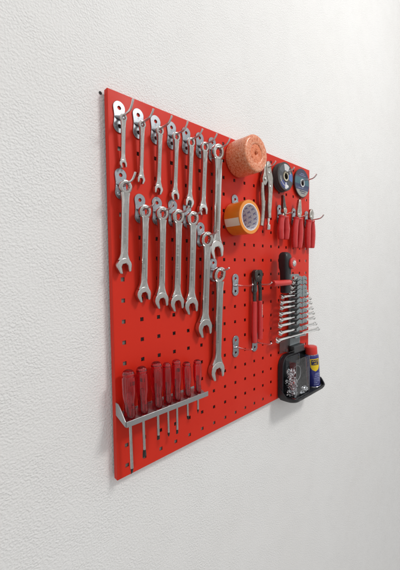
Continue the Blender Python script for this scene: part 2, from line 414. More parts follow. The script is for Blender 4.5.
hook(13, row(13.5), 'zinc hook carrying the long nose pliers with dark jaws', 'zinc hooks on the right half', L=46, tip=6)
hook(15, row(13.5), 'zinc hook carrying the middle pliers of the three', 'zinc hooks on the right half', L=46, tip=6)
hook(17, row(13.5), 'zinc hook by the right board edge carrying the side cutters', 'zinc hooks on the right half', L=58, tip=9)

# ================================================================== COMBINATION WRENCHES
def wrench(x, zr, s, zend, label, d=15.0, dend=7.5, slot=-15, swing=0.0):
    """ring centre at (x, d, zr); open jaw ends at height zend; s is the across-flats size"""
    Rr = .80*s + 1.9; ri = .53*s; tk = .36*s + 2.2; Rj = 1.06*s + .5; a = .46*s + 1.1; tb = (.25*s + 1.5)/1.0
    L = zr - zend                         # ring centre to jaw tips
    t = thing('combination_wrench', label, 'wrench', (x, d, zr), 'combination wrenches hung in two rows',
              rot=(math.asin((d-dend)/L), R(swing), 0))
    zj = -(L - .88*Rj)                    # jaw centre
    # --- box end: twelve point ring, tilted like a cranked head
    b = MB(); rings = []; NS = 48; tilt = R(-9)
    for i in range(NS):
        an = 2*math.pi*i/NS; q = ri * (1.0 if i % 4 == 0 else .945 if i % 2 else .90)
        mid = (Rr+q)/2
        pr = [(mid+.3*(Rr-q), tk/2-.35), (Rr-.25, tk/2-1.1), (Rr, 0), (Rr-.25, -tk/2+1.1), (Rr-1, -tk/2), (q+.5, -tk/2), (q, -tk/2+.5), (q, tk/2-.9), (q+.45, tk/2-.25), (mid, tk/2)]
        rg = []
        for r_, h in pr:
            u, v = r_*math.cos(an), r_*math.sin(an)
            rg.append((u, h*math.cos(tilt) - v*math.sin(tilt), v*math.cos(tilt) + h*math.sin(tilt)))
        rings.append(rg)
    b.loft(rings, closed=True); b.build('box_end', CHROME, t, angle=38)
    # --- shank: flattened bar with a recessed panel on both faces
    z0 = -(Rr - 1.9)*math.cos(tilt); y0 = (Rr-1.9)*math.sin(tilt)*.8; z1 = zj + .72*Rj
    b = MB(); rings = []; K = 22
    for k in range(K+1):
        f = k/K; z = z0 + (z1-z0)*f
        fl0 = max(0, 1 - f/.09)**1.4; fl1 = max(0, (f-.90)/.10)**1.5
        w_ = a*(1 - .10*math.sin(math.pi*f)) + fl0*(.10*s) + fl1*(.36*s)
        th = tb*(1 + .25*fl0 + .10*fl1)
        rc = .95*max(0, min(1, (f-.12)/.03, (.88-f)/.03))*min(1, s/11)
        y = y0*max(0, 1 - f/.16)**1.3
        ch = .62*th
        lo_ = th - rc
        up = [(w_, .22*th), (.93*w_, .74*th), (.82*w_, th), (.70*w_, th*.96 - rc*.15), (.60*w_, lo_)]
        half = up + [(-u, v) for u, v in up[::-1]]
        half = half + [(u, -v) for u, v in half[::-1]]
        rings.append([(u, v+y, z) for u, v in half])
    b.loft(rings, segmat=(4, 14)); sh = b.build('shank', [CHROME, SHANK], t, angle=44)
    # --- the worn raised stamping in the panel
    if s > 7:
        b = MB(); rnd = random.Random(int(s*10)); zz = z0 - (z0-z1)*.30; stop = z0 - (z0-z1)*.74
        while zz > stop:
            h = rnd.uniform(.9, 1.6)*(.06*s+.5); wd = .20*s+.5
            if rnd.random() > .16: b.box(-wd/2, wd/2, tb-.96*min(1, s/11), tb-.5*min(1, s/11), zz-h, zz)
            zz -= h + .9
        b.build('stamping', LETTER, sh)
    # --- open end
    hw = s/2; sl = R(slot)
    pts = []
    for k in range(23):
        an = R(-28 + (180+56)*k/22); pts.append((Rj*math.cos(an), Rj*1.0*math.sin(an)))
    tip = [(-.80*Rj, -.82*Rj), (-.66*Rj, -.95*Rj), (-hw, -.93*Rj), (-hw, -.05*Rj), (-.52*hw, .26*Rj), (.52*hw, .26*Rj), (hw, -.05*Rj), (hw, -.93*Rj), (.66*Rj, -.95*Rj), (.80*Rj, -.82*Rj)]
    pts += tip
    cs, sn = math.cos(sl), math.sin(sl)
    pts = [(u*cs - v*sn, zj + u*sn + v*cs) for u, v in pts]
    b = MB(); tj = (.28*s + 1.8)
    b.prism(pts, -tj, tj); b.build('open_end', CHROME, t, bevel=min(1.8, .13*s), segs=3)
    return t
ordn = ['first', 'second', 'third', 'fourth', 'fifth', 'sixth', 'seventh']
W1 = [(0, 617, 6.0, 536), (38, 616.5, 6.8, 515), (76, 616, 8.2, 502), (114, 616, 8.8, 496), (152, 615, 9.8, 487), (190, 615, 11.0, 475), (228, 613, 19.0, 384)]
T1 = ['shortest thin chrome wrench, hanging at the top left corner of the board',
      'second shortest chrome wrench, second from left in the upper row',
      'chrome wrench third from left in the upper row', 'chrome wrench fourth from left in the upper row, middle one',
      'chrome wrench fifth from left in the upper row', 'chrome wrench sixth from left in the upper row, left of the long one',
      'long heavy chrome wrench hanging in the upper row beside the pink orange roll']
for k, (x, zr, s, ze) in enumerate(W1):
    wrench(x + (0, -1, -1, 0, 0, 0, 0)[k], zr, s, ze, T1[k], d=14 + .25*s, slot=[16, -12, -12, 14, -14, 12, 14][k], swing=(-.6, .4, .5, .3, .4, .3, 0)[k])
W2 = [(0, 501, 12.5, 354), (38, 463.5, 13, 301), (76, 464, 14.2, 286), (114, 462.5, 15.4, 277), (152, 462, 16.4, 267), (191, 422, 18.4, 213), (229, 346, 19.6, 108)]
T2 = ['chrome wrench at the left end of the lower row, below the shortest one',
      'chrome wrench second from left in the lower row', 'chrome wrench third from left in the lower row',
      'chrome wrench fourth from left in the lower row, middle one', 'chrome wrench fifth from left in the lower row',
      'big chrome wrench sixth in the lower row, its ring beside a hanging open jaw',
      'largest chrome wrench, hanging lowest with its jaw near the screwdriver rack']
for k, (x, zr, s, ze) in enumerate(W2):
    wrench(x, zr, s, ze, T2[k], d=14 + .25*s, slot=[14, 14, 14, 14, 14, 14, 12][k], swing=(.9, .6, .1, .1, .2, .4, .3)[k])

# ================================================================== SCREWDRIVER RACK
rack = thing('screwdriver_rack', 'grey steel rack strip screwed low on the board holding seven screwdrivers', 'tool rack', (77, 0, 100))
b = MB(); b.box(-96, 98, .4, 2.0, -2, 5); b.build('back_plate', ALU, rack, bevel=.5)
b = MB(); b.prism([(2.05, 2.4), (34, -7.6), (34, -9.2), (2.05, .8)], -96, 98, 'x'); b.build('shelf', ALU, rack, bevel=.3)
b = MB(); b.box(-96, 98, 34.05, 35.8, -9.9, .2); b.build('front_lip', ALU, rack, bevel=.6)
b = MB(); b.prism([(.5, 1.0), (.5, 24), (9, 24), (13, 21), (34, .1), (34, -9.3)], -97.6, -96.1, 'x'); b.build('end_gusset', ALU, rack, bevel=.3)
SD = [(-4, 185, -3, 9.9, 'f'), (23, 184.5, 16, 9.3, 'w'), (55, 186.5, 36, 9.6, 'f'), (79, 180, 32, 7.6, 'p'), (101.5, 181, 30, 8.2, 'f'), (129, 170.5, 49, 7.7, 'p'), (158, 169, 53, 7.6, 'f')]
TS = ['longest red screwdriver with thick clear handle, leftmost in the rack', 'thick red screwdriver with a flared flat blade, second from left',
      'thick red screwdriver third from left in the rack', 'slim red screwdriver in the middle of the rack',
      'red screwdriver fifth from left, with a long blackened tip', 'slim red screwdriver with a short thin shaft, sixth from left',
      'small red screwdriver at the right end of the rack']
def screwdriver(x, zt, zb, r, kind, label):
    zs = 96.0; H = zt - zs
    t = thing('screwdriver', label, 'screwdriver', (x, 21, zs), 'red handled screwdrivers in the rack')
    t.rotation_euler = (R(random.uniform(-1.2, .6)), R(random.uniform(-.8, .8)), R(random.uniform(0, 40)))
    b = MB(); rings = []; n = 48; r *= 1.2
    prof = [(0, .72), (.02, .84), (.06, .88), (.14, .86), (.24, .80), (.32, .78), (.40, .88), (.48, .97), (.55, 1.0), (.80, 1.0), (.855, .97), (.865, .86), (.88, .84), (.895, .90), (.93, .88), (.965, .74), (.99, .48), (1.0, .18)]
    for f, q in prof:
        rg = []
        for k in range(n):
            an = 2*math.pi*k/n
            fl = .07*max(0, math.cos(an*6))**2 if .30 < f < .86 else 0
            rr = r*q*(1 - fl)
            rg.append((rr*math.cos(an), rr*math.sin(an), H*f))
        rings.append(rg)
    b.loft(rings); h = b.build('handle', ACET, t, angle=24)
    rs = .19*r + .55; zt_ = zb - zs; tiplen = 9 if kind != 'w' else 14
    b = MB(); b.lathe([(rs, zt_ + tiplen), (rs, H*.55)], axis='z', n=16); sh = b.build('shaft', STEEL, t)
    b = MB()
    if kind == 'p':
        b.lathe([(.25, zt_), (.55*rs, zt_+1.5), (rs, zt_+5), (rs, zt_+tiplen-.05)], axis='z', n=8)
    else:
        wd = rs*(1.9 if kind == 'w' else 1.25); rings = []
        for f, wx, wy in ((0, wd, .45), (.25, wd, .7), (.6, max(rs, wd*.8), rs*.8), (1, rs*.95, rs*.95)):
            z = zt_ + (tiplen-.05)*f
            rings.append([(wx*math.cos(2*math.pi*k/12), wy*math.sin(2*math.pi*k/12), z) for k in range(12)])
        b.loft(rings)
    b.build('tip', BLACKTIP, t, angle=50)
for a_, l_ in zip(SD, TS): screwdriver(*a_, l_)

# ================================================================== ROLL, TAPE
def wobble(b, amt, rnd):
    for v in b.bm.verts: v.co += Vector((rnd.uniform(-amt, amt), rnd.uniform(-amt, amt), rnd.uniform(-amt, amt)))*S
roll = thing('wrapped_roll', 'crinkled pink orange plastic wrapped roll at the top edge', 'roll', (312, 0, 619.5))
b = MB()
prof = [(20, 58.5), (22, 59.9), (27, 60.4), (35.5, 60.2), (39.8, 59.4), (41.4, 57), (41.6, 42), (41.8, 30), (42.2, 18), (42.2, 8), (41.8, 3.5), (40, 1), (20, .8)]
b.lathe(prof, n=72, closed=True); wobble(b, .22, random.Random(3)); b.build('outer_turns', ROLLM, roll, angle=80)
b = MB(); b.lathe([(3.0, 50), (3.3, 57.3), (8, 58.6), (15, 59.2), (20.4, 58.6), (20.4, 1), (3.4, 1)], n=48, closed=True); wobble(b, .35, random.Random(4)); b.build('inner_turns', ROLLIN, roll, angle=80)

tp = thing('packing_tape', 'orange brown packing tape roll with a white printed core', 'tape roll', (301, 3.5, 476.5))
b = MB(); b.lathe([(31, 0), (38.3, 0), (38.9, .6), (38.9, 45.4), (38.3, 46), (31, 46)], n=96, closed=True); 
for f in b.bm.faces:
    pass
b.build('tape_winding', [TAPE], tp, angle=40)
b = MB(); b.lathe([(31.05, 46.15), (38.2, 46.15), (38.2, 46.4), (31.05, 46.4)], n=96, closed=True); b.build('tape_edge', TAPESIDE, tp)
b = MB(); b.lathe([(28.8, .1), (30.95, .1), (30.95, 46.6), (28.8, 46.6)], n=96, closed=True); core = b.build('card_core', CARDW, tp, angle=40)
b = MB()          # the violet marks printed round the inside of the core
rnd = random.Random(11)
for k in range(15):
    for dd in (8, 23, 38):
        a0 = 2*math.pi*k/15 + (0.2 if dd == 23 else 0)
        def pt(u, v, rr=28.65): an = a0 + u/28.65; return (rr*math.cos(an), dd+v, rr*math.sin(an))
        for (p, q) in (((-3, 4.4), (0, .6)), ((3, 4.4), (0, .6)), ((0, .4), (0, -4)), ((-3.4, -4), (-1.4, -1))):
            du, dv = q[0]-p[0], q[1]-p[1]; l = math.hypot(du, dv); nx, ny = -dv/l*.75, du/l*.75
            b.faces([pt(p[0]+nx, p[1]+ny), pt(q[0]+nx, q[1]+ny), pt(q[0]-nx, q[1]-ny), pt(p[0]-nx, p[1]-ny)], [(0, 1, 2, 3)])
b.build('core_print', PURPLE, core)
b = MB(); rings = []
for k in range(9):
    an = R(186 + 27*k/8); rings.append([(39.05*math.cos(an), d, 39.05*math.sin(an)) for d in (2, 44)] + [(39.25*math.cos(an), d, 39.25*math.sin(an)) for d in (44, 2)])
b.loft(rings); b.build('paper_end_tab', PAPER, tp, angle=40)

# ================================================================== LOCKING PLIERS
vg = thing('locking_pliers', 'dull nickel locking pliers with adjusting screw hanging beside the tape roll', 'locking pliers', (417, 12, 618))
b = MB()          # fixed upper jaw and channel body
body = [(-3, 16), (2, 19), (9, 17), (13, 8), (16, -8), (22, -22), (21, -50), (17, -90), (14, -112), (14, -128), (2, -128), (1, -100), (3, -60), (1, -34), (-5, -18), (-6, -2)]
b.prism(body, -6.5, 6.5); b.build('fixed_handle', DULL, vg, bevel=1.6)
b = MB(); b.prism([(-9, 14), (-4, 17), (-6, 2), (-5.5, -16), (0, -33), (-8, -46), (-20, -44), (-22, -30), (-16, -16), (-13, 0)], -5, 5); b.build('moving_jaw', DULL, vg, bevel=1.4)
b = MB(); pth = smooth([(-18, 0, -40), (-19, 0, -62), (-16, 1, -92), (-18, 1, -124), (-23, 1, -150)], 2)
b.tube(pth, [6.5 - 1.6*abs(k/len(pth)-.4) for k in range(len(pth))], 12, flat=.85); b.build('lever_handle', DULL, vg, angle=60)
b = MB(); pth = smooth([(-8, 0, -84), (-9, 0, -100), (-12, 0, -112)], 1); b.tube(pth, 2.6, 8); b.build('release_lever', DULL, vg)
b = MB(); b.lathe([(4.4, -118), (4.4, -136), (3.4, -137), (3.4, -143), (6.0, -144.5), (6.3, -156), (5.2, -158)], c=(8, 0, 0), axis='z', n=20); b.build('adjusting_screw', POLISH, vg, angle=30)
b = MB()
for px, pz in ((-12, -30), (4, -12), (9, -46)): b.lathe([(3.4, -7.2), (3.4, 7.0), (2.4, 7.8), (.3, 8.0)], c=(px, 0, pz), n=16)
b.build('rivets', POLISH, vg)

# ================================================================== DISCS
GRIND = mat('grey_abrasive', (0.055, 0.052, 0.052), 0.75, bump=(900, 0.5, 0.0006), var=(300, 0.6, (0.10, 0.095, 0.092)))
LABA = ramp_mat('blue_white_disc_label', [(0, (0.07, 0.075, 0.085)), (.10, (0.04, 0.055, 0.20)), (.23, (0.62, 0.63, 0.65)), (.285, (0.05, 0.07, 0.28)), (.31, (0.06, 0.065, 0.075)),
        (.445, (0.08, 0.16, 0.42)), (.565, (0.06, 0.065, 0.075)), (.655, (0.60, 0.60, 0.61)), (.79, (0.10, 0.105, 0.12)), (.93, (0.06, 0.065, 0.075))], 'ang')
LABB = ramp_mat('teal_navy_disc_label', [(0, (0.33, 0.31, 0.28)), (.265, (0.05, 0.06, 0.13)), (.36, (0.020, 0.035, 0.10)), (.45, (0.045, 0.135, 0.175)), (.67, (0.060, 0.075, 0.12)), (.72, (0.035, 0.032, 0.075))], 'z')
BRASS = mat('brass_bush', (0.62, 0.56, 0.42), 0.3, 1.0)
da = thing('grinding_discs', 'stack of grey grinding discs with a blue and white ring label', 'grinding discs', (494, 0, 610))
for k in range(4):
    b = MB(); d0 = 3.2 + 4.9*k; r_ = 38.5 + (.6, -.5, .3, 0)[k]
    b.lathe([(8.6, d0), (r_-.6, d0), (r_, d0+.6), (r_, d0+3.4), (r_-.6, d0+4.0), (8.6, d0+4.0)], n=72, closed=True)
    disc = b.build('abrasive_disc', GRIND, da, loc=((.8, -.7, .4, 0)[k], 0, (-.8, .6, -.3, 0)[k]))
dz = 3.2 + 4.9*3 + 4.0
b = MB(); b.lathe([(16, dz+.05), (33.5, dz+.05), (33.5, dz+.3), (16, dz+.3)], n=72, closed=True); lab = b.build('paper_label', LABA, da)
b = MB(); b.lathe([(8.4, dz-3), (8.4, dz+1.6), (12.6, dz+1.4), (12.9, dz+.1)], n=40, closed=True); b.build('metal_bush', BRASS, da)
b = MB()
for (an, w_, c_) in ((284, 7.5, 0),):
    a0 = R(an); cx, cz = 26.5*math.cos(a0), 26.5*math.sin(a0)
    ring = [(cx + w_*math.cos(2*math.pi*k/20), cz + 4.2*math.sin(2*math.pi*k/20)) for k in range(20)]
    b.prism(ring, dz+.32, dz+.5)
rnd = random.Random(5)
for an in list(range(20, 66, 4)) + list(range(186, 262, 4)):   # fine white print running round the ring
    a0 = R(an); rr = 24 + rnd.uniform(-.5, .5); hh = rnd.uniform(2.0, 4.0)
    for q in (0,):
        p = [(rr+u, a0+v) for u, v in ((0, 0), (hh, 0), (hh, .035), (0, .035))]
        b.prism([(r_*math.cos(t_), r_*math.sin(t_)) for r_, t_ in p], dz+.32, dz+.45)
b.build('label_print', WHITE, lab)

db = thing('cutting_disc', 'single thin cutting disc with navy and teal label at the top right', 'cutting disc', (608, 0, 614.5))
b = MB(); b.lathe([(8.6, 5.0), (42, 5.0), (42.5, 5.4), (42.5, 7.2), (42, 7.6), (8.6, 7.6)], n=96, closed=True); b.build('abrasive_disc', GRIND, db)
b = MB(); b.lathe([(12, 7.65), (40.8, 7.65), (40.8, 7.85), (12, 7.85)], n=96, closed=True); lab = b.build('paper_label', LABB, db)
b = MB(); b.lathe([(8.4, 6.0), (8.4, 9.2), (12.2, 9.0), (12.5, 7.9)], n=40, closed=True); b.build('metal_bush', TIN, db)
b = MB(); rnd = random.Random(8)
for zz, x0, x1, h in ((-26, -15, 18, 3.2), (-31.5, -8, 14, 2.4)):
    x = x0
    while x < x1:
        wd = rnd.uniform(1.2, 2.4); b.box(x, x+wd, 7.9, 8.05, zz, zz+h); x += wd + .8
b.build('dark_print', NAVY, lab)
b = MB()
for zz, x0, x1, h in ((22, -16, 16, 1.6), (27, -10, 12, 1.4), (-16, -22, 6, 1.5)):
    x = x0
    while x < x1:
        wd = rnd.uniform(1.2, 2.6); b.box(x, x+wd, 7.9, 8.05, zz, zz+h); x += wd + .8
b.build('pale_print', PALEBLUE, lab)

# ================================================================== THREE PLIERS
def grip_path(pts, rad, b, flat=.75):
    p = smooth(pts, 3); n = len(p); r = []
    for k in range(n):
        f = k/(n-1)*(len(rad)-1); i = min(int(f), len(rad)-2); r.append(rad[i] + (rad[i+1]-rad[i])*(f-i))
    b.tube(p, r, 16, flat=flat)
def pliers(x, z, label, kind, zg, zb, rot=0.0, d=17):
    t = thing('pliers', label, 'pliers', (x, d, z), 'three red handled pliers in a row', rot=(R(2), R(rot), 0))
    jm = DKNICK if kind == 'nose' else DULL
    if kind == 'nose':
        J = [[(0.6, 44), (2.6, 43), (5, 26), (8.5, 10), (5, 0), (.6, 8)], [(-.6, 44), (-2.4, 43), (-5, 26), (-8, 10), (-5, 0), (-.6, 8)]]
    elif kind == 'combi':
        J = [[(.5, 50), (5.5, 49), (9, 30), (13, 12), (9, -2), (.5, 10)], [(-.5, 50), (-4, 49), (-8, 30), (-12, 12), (-9, -2), (-.5, 10)]]
    else:
        J = [[(.4, 30), (7, 27), (14, 16), (13, 4), (6, -3), (.4, 10)], [(-.4, 30), (-6, 27), (-12, 15), (-12, 4), (-6, -3), (-.4, 10)]]
    if kind == 'nose': J = [[(u - .16*max(0, v), v) for u, v in q] for q in J]
    for q in J:
        b = MB(); b.prism(q, -4.2, 4.2); b.build('jaw', jm, t, bevel=1.4)
    b = MB(); b.lathe([(8, -5.5), (8.5, -4.5), (8.5, 4.6), (7.4, 5.6), (3.4, 5.8), (3.2, 6.4), (.3, 6.6)], c=(0, 0, 2), n=32); b.build('pivot_joint', DULL, t, angle=30)
    for sgn in (-1, 1):
        b = MB()
        b.tube(smooth([(-sgn*3, 0, 0), (sgn*5, 0, -8), (sgn*9, 0, zg - 8)], 2), 4.0, 10, flat=.9); b.build('arm', DULL, t)
        wmx = {'nose': (15.5, 12.5), 'combi': (15.5, 12.5), 'cut': (15, 13)}[kind]
        b = MB()
        grip_path([(sgn*8.5, 0, zg+2), (sgn*9.5, 0, zg-3), (sgn*13, 0, zg-14), (sgn*wmx[0], 0, zg-35), (sgn*wmx[0], 0, zb+25), (sgn*wmx[1], 0, zb+2), (sgn*wmx[1], 0, zb)],
                  [8.5, 11.0, 9.2, 9.6, 10.6, 10.4, 9.8, 8.4, 3.5], b, .8)
        b.build('grip', GRIP, t, angle=60)
pliers(493, 515, 'long nose pliers with dark slender jaws and red grips, left of the three', 'nose', -14, -77, rot=-2)
pliers(570, 509, 'combination pliers with tapered steel jaws and red grips, middle of three', 'combi', -6, -92, rot=1)
pliers(645, 510, 'short jawed side cutters with red grips hanging at the right board edge', 'cut', -7, -91, rot=-2, d=16)

# ================================================================== NIPPERS
np_ = thing('end_nippers', 'black steel end nippers with long slim red handles', 'nippers', (379, 11, 330))
for sgn in (-1, 1):
    b = MB(); q = [(sgn*.5, 24), (sgn*9, 25), (sgn*15.5, 21), (sgn*17, 12), (sgn*14, 2), (sgn*9.5, -10), (sgn*5, -6), (sgn*6, 6), (sgn*3, 14), (sgn*.5, 15)]
    b.prism(q, -6, 6); b.build('jaw', BLKSTEEL, np_, bevel=1.8)
    b = MB(); grip_path([(sgn*8, 0, 2), (sgn*11, 0, -14), (sgn*12.5, 0, -36), (sgn*12, 0, -62)], [5.5, 5.6, 5.2, 5.0], b, .8); b.build('arm', BLKSTEEL, np_)
    b = MB(); grip_path([(sgn*12, 0, -56), (sgn*12, 0, -58), (sgn*12.5, 0, -90), (sgn*13.5, 0, -120), (sgn*12, 0, -(162 if sgn < 0 else 156)), (sgn*12, 0, -(164 if sgn < 0 else 158))], [5.6, 7.0, 7.0, 7.4, 7.6, 6.6, 2.5], b, .82); b.build('grip', GRIP, np_, angle=60)
b = MB(); rnd = random.Random(9); zz = -66
while zz > -98:
    h = rnd.uniform(1.2, 3); b.box(10.5, 13.8, 6.4, 6.7, zz-h, zz); zz -= h + 1
b.build('pale_print', PALEPINK, np_)
b = MB(); b.lathe([(8, -7), (8.5, -5), (8.5, 6), (7, 7.2), (.3, 7.4)], c=(0, 0, 2), n=28); b.build('rivet', BLKSTEEL, np_)

# ================================================================== BLACK TOOL WITH RED GRIP BAR
bt = thing('black_hand_tool', 'black plastic hand tool with a red side bar and a red round knob', 'hand tool', (478, 20, 345))
b = MB(); rings = []
for z, x0, x1, d0, d1 in ((-55, -10, 11, 3, 21), (-53.5, -12, 12.5, 1, 23), (-20, -12.5, 13, 0, 24), (6, -13, 13.5, -1, 24), (14, -15, 14, -3, 25), (34, -16, 15, -4, 26), (48, -15, 14, -3, 24), (54, -12, 11, 0, 20), (57, -7, 6, 4, 15)):
    q = []
    cx, cd, hx, hd = (x0+x1)/2, (d0+d1)/2, (x1-x0)/2, (d1-d0)/2
    for k in range(32):
        an = 2*math.pi*k/32; c_, s_ = math.cos(an), math.sin(an); p = .45
        q.append((cx + hx*math.copysign(abs(c_)**p, c_), cd + hd*math.copysign(abs(s_)**p, s_), z))
    rings.append(q)
b.loft(rings); body = b.build('body', BLKPL, bt, angle=40)
b = MB(); b.lathe([(6.0, 4.6), (7.4, 4.0), (8.0, 2.5), (8.0, -72), (7.2, -74), (3.5, -74.6), (3.2, -72)], c=(0, 22, -26), axis='x', n=32); b.build('side_bar', REDPL, bt, angle=35)
b = MB(); b.lathe([(14.6, 23), (15.8, 25), (15.8, 29.5), (14, 31.5), (9, 32), (8.8, 31)], c=(11, 0, 26), n=40); kn = b.build('round_knob', REDPL, bt, angle=35)
b = MB(); b.lathe([(8.6, 30.5), (8.4, 32.6), (5.5, 34), (2.2, 34.2), (2.0, 33), (.2, 33)], c=(11, 0, 26), n=32); b.build('centre_screw', POLISH, kn, angle=30)
b = MB(); rnd = random.Random(2); zz = -4
while zz > -40:
    h = rnd.uniform(1.0, 2.4); b.box(1.5, 4.3, 24.3, 24.5, zz-h, zz); zz -= h + .9
b.build('pale_print', GREYPL, body)

# ================================================================== SPANNER RACK
sr = thing('spanner_holder', 'blue grey plastic clip holder with twelve notched rows at the right', 'tool holder', (555, 0, 230))
b = MB(); rings = []
b.prism([(-14, -104), (44, -104), (40, 104), (34, 110), (-6, 110), (-12, 104)], 1.5, 9); b.build('back_strip', GREYPL, sr, bevel=2)
ROWZ = [327, 315, 301, 289, 278, 262, 248, 231, 215, 199, 179, 160]
for k, z in enumerate(ROWZ):
    z -= 230; wx = 1 + k*.012; b = MB()
    # a clip: shelf under the spanner with two chevron fingers folded up in front of it
    CX = 12; q = [(CX-27*wx, z-7.0), (CX-27*wx, z-3.4), (CX, z-1.6), (CX+27*wx, z-3.4), (CX+27*wx, z-7.0), (CX, z-5.0)]
    b.prism(q, 8.8, 30)
    if k < 11:
        for sx in (-1, 1):
            q = [(CX+sx*1.2*wx, z-6.4), (CX+sx*1.2*wx, z+5.0), (CX+sx*12*wx, z+8.6), (CX+sx*26*wx, z+3.0), (CX+sx*27*wx, z-6.0), (CX+sx*15*wx, z-2.5)]
            b.prism(q, 30.1, 33.5)
    b.build('clip', GREYPL, sr, bevel=1.0)
b = MB(); b.box(-8, 50, 1.6, 20, -126, -104.2); b.build('foot', DKGREY, sr, bevel=2.5)
b = MB(); b.box(-66, -8, 6, 8, -117, -80); b.box(-40, -8, 8, 20, -117, -115); b.build('clear_base', CLEARG, sr, bevel=.6)
RX = [588, 594, 599, 607, 618, 634, 638, 646, 655, 658, 670, 688]
LX = [530, 522, 514, 506, 465, 461, 460, 456, 457, 452, 454, 441]
TN = ['shortest small spanner, topmost clip of the grey holder'] + [f'small chrome spanner in the {o_} clip from the top of the grey holder' for o_ in
      ('second', 'third', 'fourth', 'fifth', 'sixth', 'seventh', 'eighth', 'ninth', 'tenth')] + ['small chrome spanner just above the longest one in the grey holder', 'longest small spanner, lowest clip of the grey holder']
for k, (z, x0, x1) in enumerate(zip(ROWZ, LX, RX)):
    f = k/11
    t = thing('small_spanner', TN[k], 'spanner', ((x0+x1)/2, 25, z+1.6), 'small spanners in the grey holder', rot=(R(-52), 0, 0))
    h = (x1-x0)/2; rw = 2.9 + 1.1*f; Rl = 6.6 + 1.8*f; Rr = 4.4 + 1.8*f
    b = MB(); rings = []; K = 14
    for q in range(K+1):
        u = -h + Rl*1.4 + (2*h - Rl*1.4 - Rr*1.4)*q/K; e_ = abs(2*q/K-1)**6
        w_ = rw*(1+.35*e_); th = 2.2 + .6*f
        rings.append([(u, dd, zz) for dd, zz in ((th, w_*.6), (th*.6, w_), (-th*.6, w_), (-th, w_*.6), (-th, -w_*.6), (-th*.6, -w_), (th*.6, -w_), (th, -w_*.6))])
    b.loft(rings); b.build('shank', POLISH, t)
    for nm, sx, Rq in (('ring_end', -1, Rl), ('open_end', 1, Rr)):
        b = MB(); cx = sx*(h - Rq)
        if nm == 'ring_end':
            b.lathe([(Rq*.5, -4.2), (Rq*.85, -4.2), (Rq, -3.0), (Rq, 3.4), (Rq*.85, 4.6), (Rq*.5, 4.6)], n=24, closed=True, c=(cx, 0, 0))
            b.tube([(cx+Rq*.7, .2, 0), (cx+Rq*1.5, .2, 0), (cx+Rq*3.2, 0, 0), (cx+Rq*5.4, 0, 0)], [Rq*.62, Rq*.50, Rq*.52, rw*.9], 12, flat=.9)
        else:
            pts = [(cx + Rq*1.0*math.cos(R(a)), Rq*math.sin(R(a))) for a in range(35, 326, 15)]
            pts += [(cx+Rq*.95, -Rq*.34), (cx-Rq*.1, -Rq*.42), (cx-Rq*.1, Rq*.42), (cx+Rq*.95, Rq*.34)]
            b.prism(pts, -2.8, 2.8)
            b.tube([(cx-Rq*.7, 0, 0), (cx-Rq*2.2, 0, 0)], [Rq*.62, rw*.95], 10)
        b.build(nm, POLISH, t, bevel=.4 if sx > 0 else 0, angle=40)

# ================================================================== BLACK BIN, CLEAR BOX WITH BOLTS, CAN
bn = thing('storage_bin', 'black plastic storage bin with rounded ends hung at the lower right corner', 'storage bin', (580, 0, -24))
def plan(x0, x1, d0, d1, r0, r1, n=8):
    pts = [(x1-3, d0), (x0+3, d0), (x0, d0+3)]
    for k in range(n+1):
        a = R(180 + 90*k/n) ; pts.append((x0 + r0 + r0*math.cos(a), d1 - r0 - r0*math.sin(a)))
    for k in range(n+1):
        a = R(90*k/n); pts.append((x1 - r1 + r1*math.sin(a), d1 - r1 + r1*math.cos(a)))
    pts.append((x1, d0+3)); return pts
b = MB()
def wall_top(x, d):                 # the wall is low along the front and rises at the right end
    f = max(0.0, min(1.0, (x - 66)/28)); f = f*f*(3-2*f); g_ = max(0.0, min(1.0, (57 - d)/30)); g_ = g_*g_*(3-2*g_)
    l = max(0.0, min(1.0, (22 - d)/18)) * max(0.0, min(1.0, (-60 - x)/20))
    return 14 + 23*f*g_ + 30*l
outl = [(0, plan(-91+8, 100-4, 4, 46, 26, 20)), (2, plan(-91+3, 100-1.5, 4, 52, 26, 20)), (8, plan(-91, 100, 4, 56, 26, 20)), (None, plan(-93, 101, 4, 58, 26, 20))]
inn = [(None, plan(-89, 97, 8, 54.5, 23, 17)), (11, plan(-87, 96, 8, 52.5, 23, 17))]
b.loft([[(x, d, wall_top(x, d) if z is None else z) for x, d in p] for z, p in outl + inn]); b.build('tray', BLKPL, bn, bevel=.8)
b = MB()
def backp(r_, ins):
    x0, x1, z0, z1 = -91+ins, 78-ins, 3+ins, 130-ins; pts = []
    for cx, cz, a0 in ((x1-r_, z1-r_, 0), (x0+r_, z1-r_, 90), (x0+r_*.3, z0+r_*.3, 180), (x1-r_*.3, z0+r_*.3, 270)):
        rr = r_ if a0 < 180 else r_*.3
        for k in range(9): a = R(a0 + 90*k/8); pts.append((cx + rr*math.cos(a), cz + rr*math.sin(a)))
    return pts
b.prism(backp(32, 0), 1, 4.5); b.build('back_panel', BLKPL, bn, bevel=.8)
b = MB()         # raised rim round the back panel
po, pi_ = backp(32, 0), backp(28, 4)
b.loft([[(x, 4.6, z) for x, z in po], [(x+.3, 17, z) for x, z in po], [(x, 17, z) for x, z in pi_], [(x, 4.6, z) for x, z in pi_]], closed=True)
b.build('raised_rim', BLKPL, bn, bevel=.6)

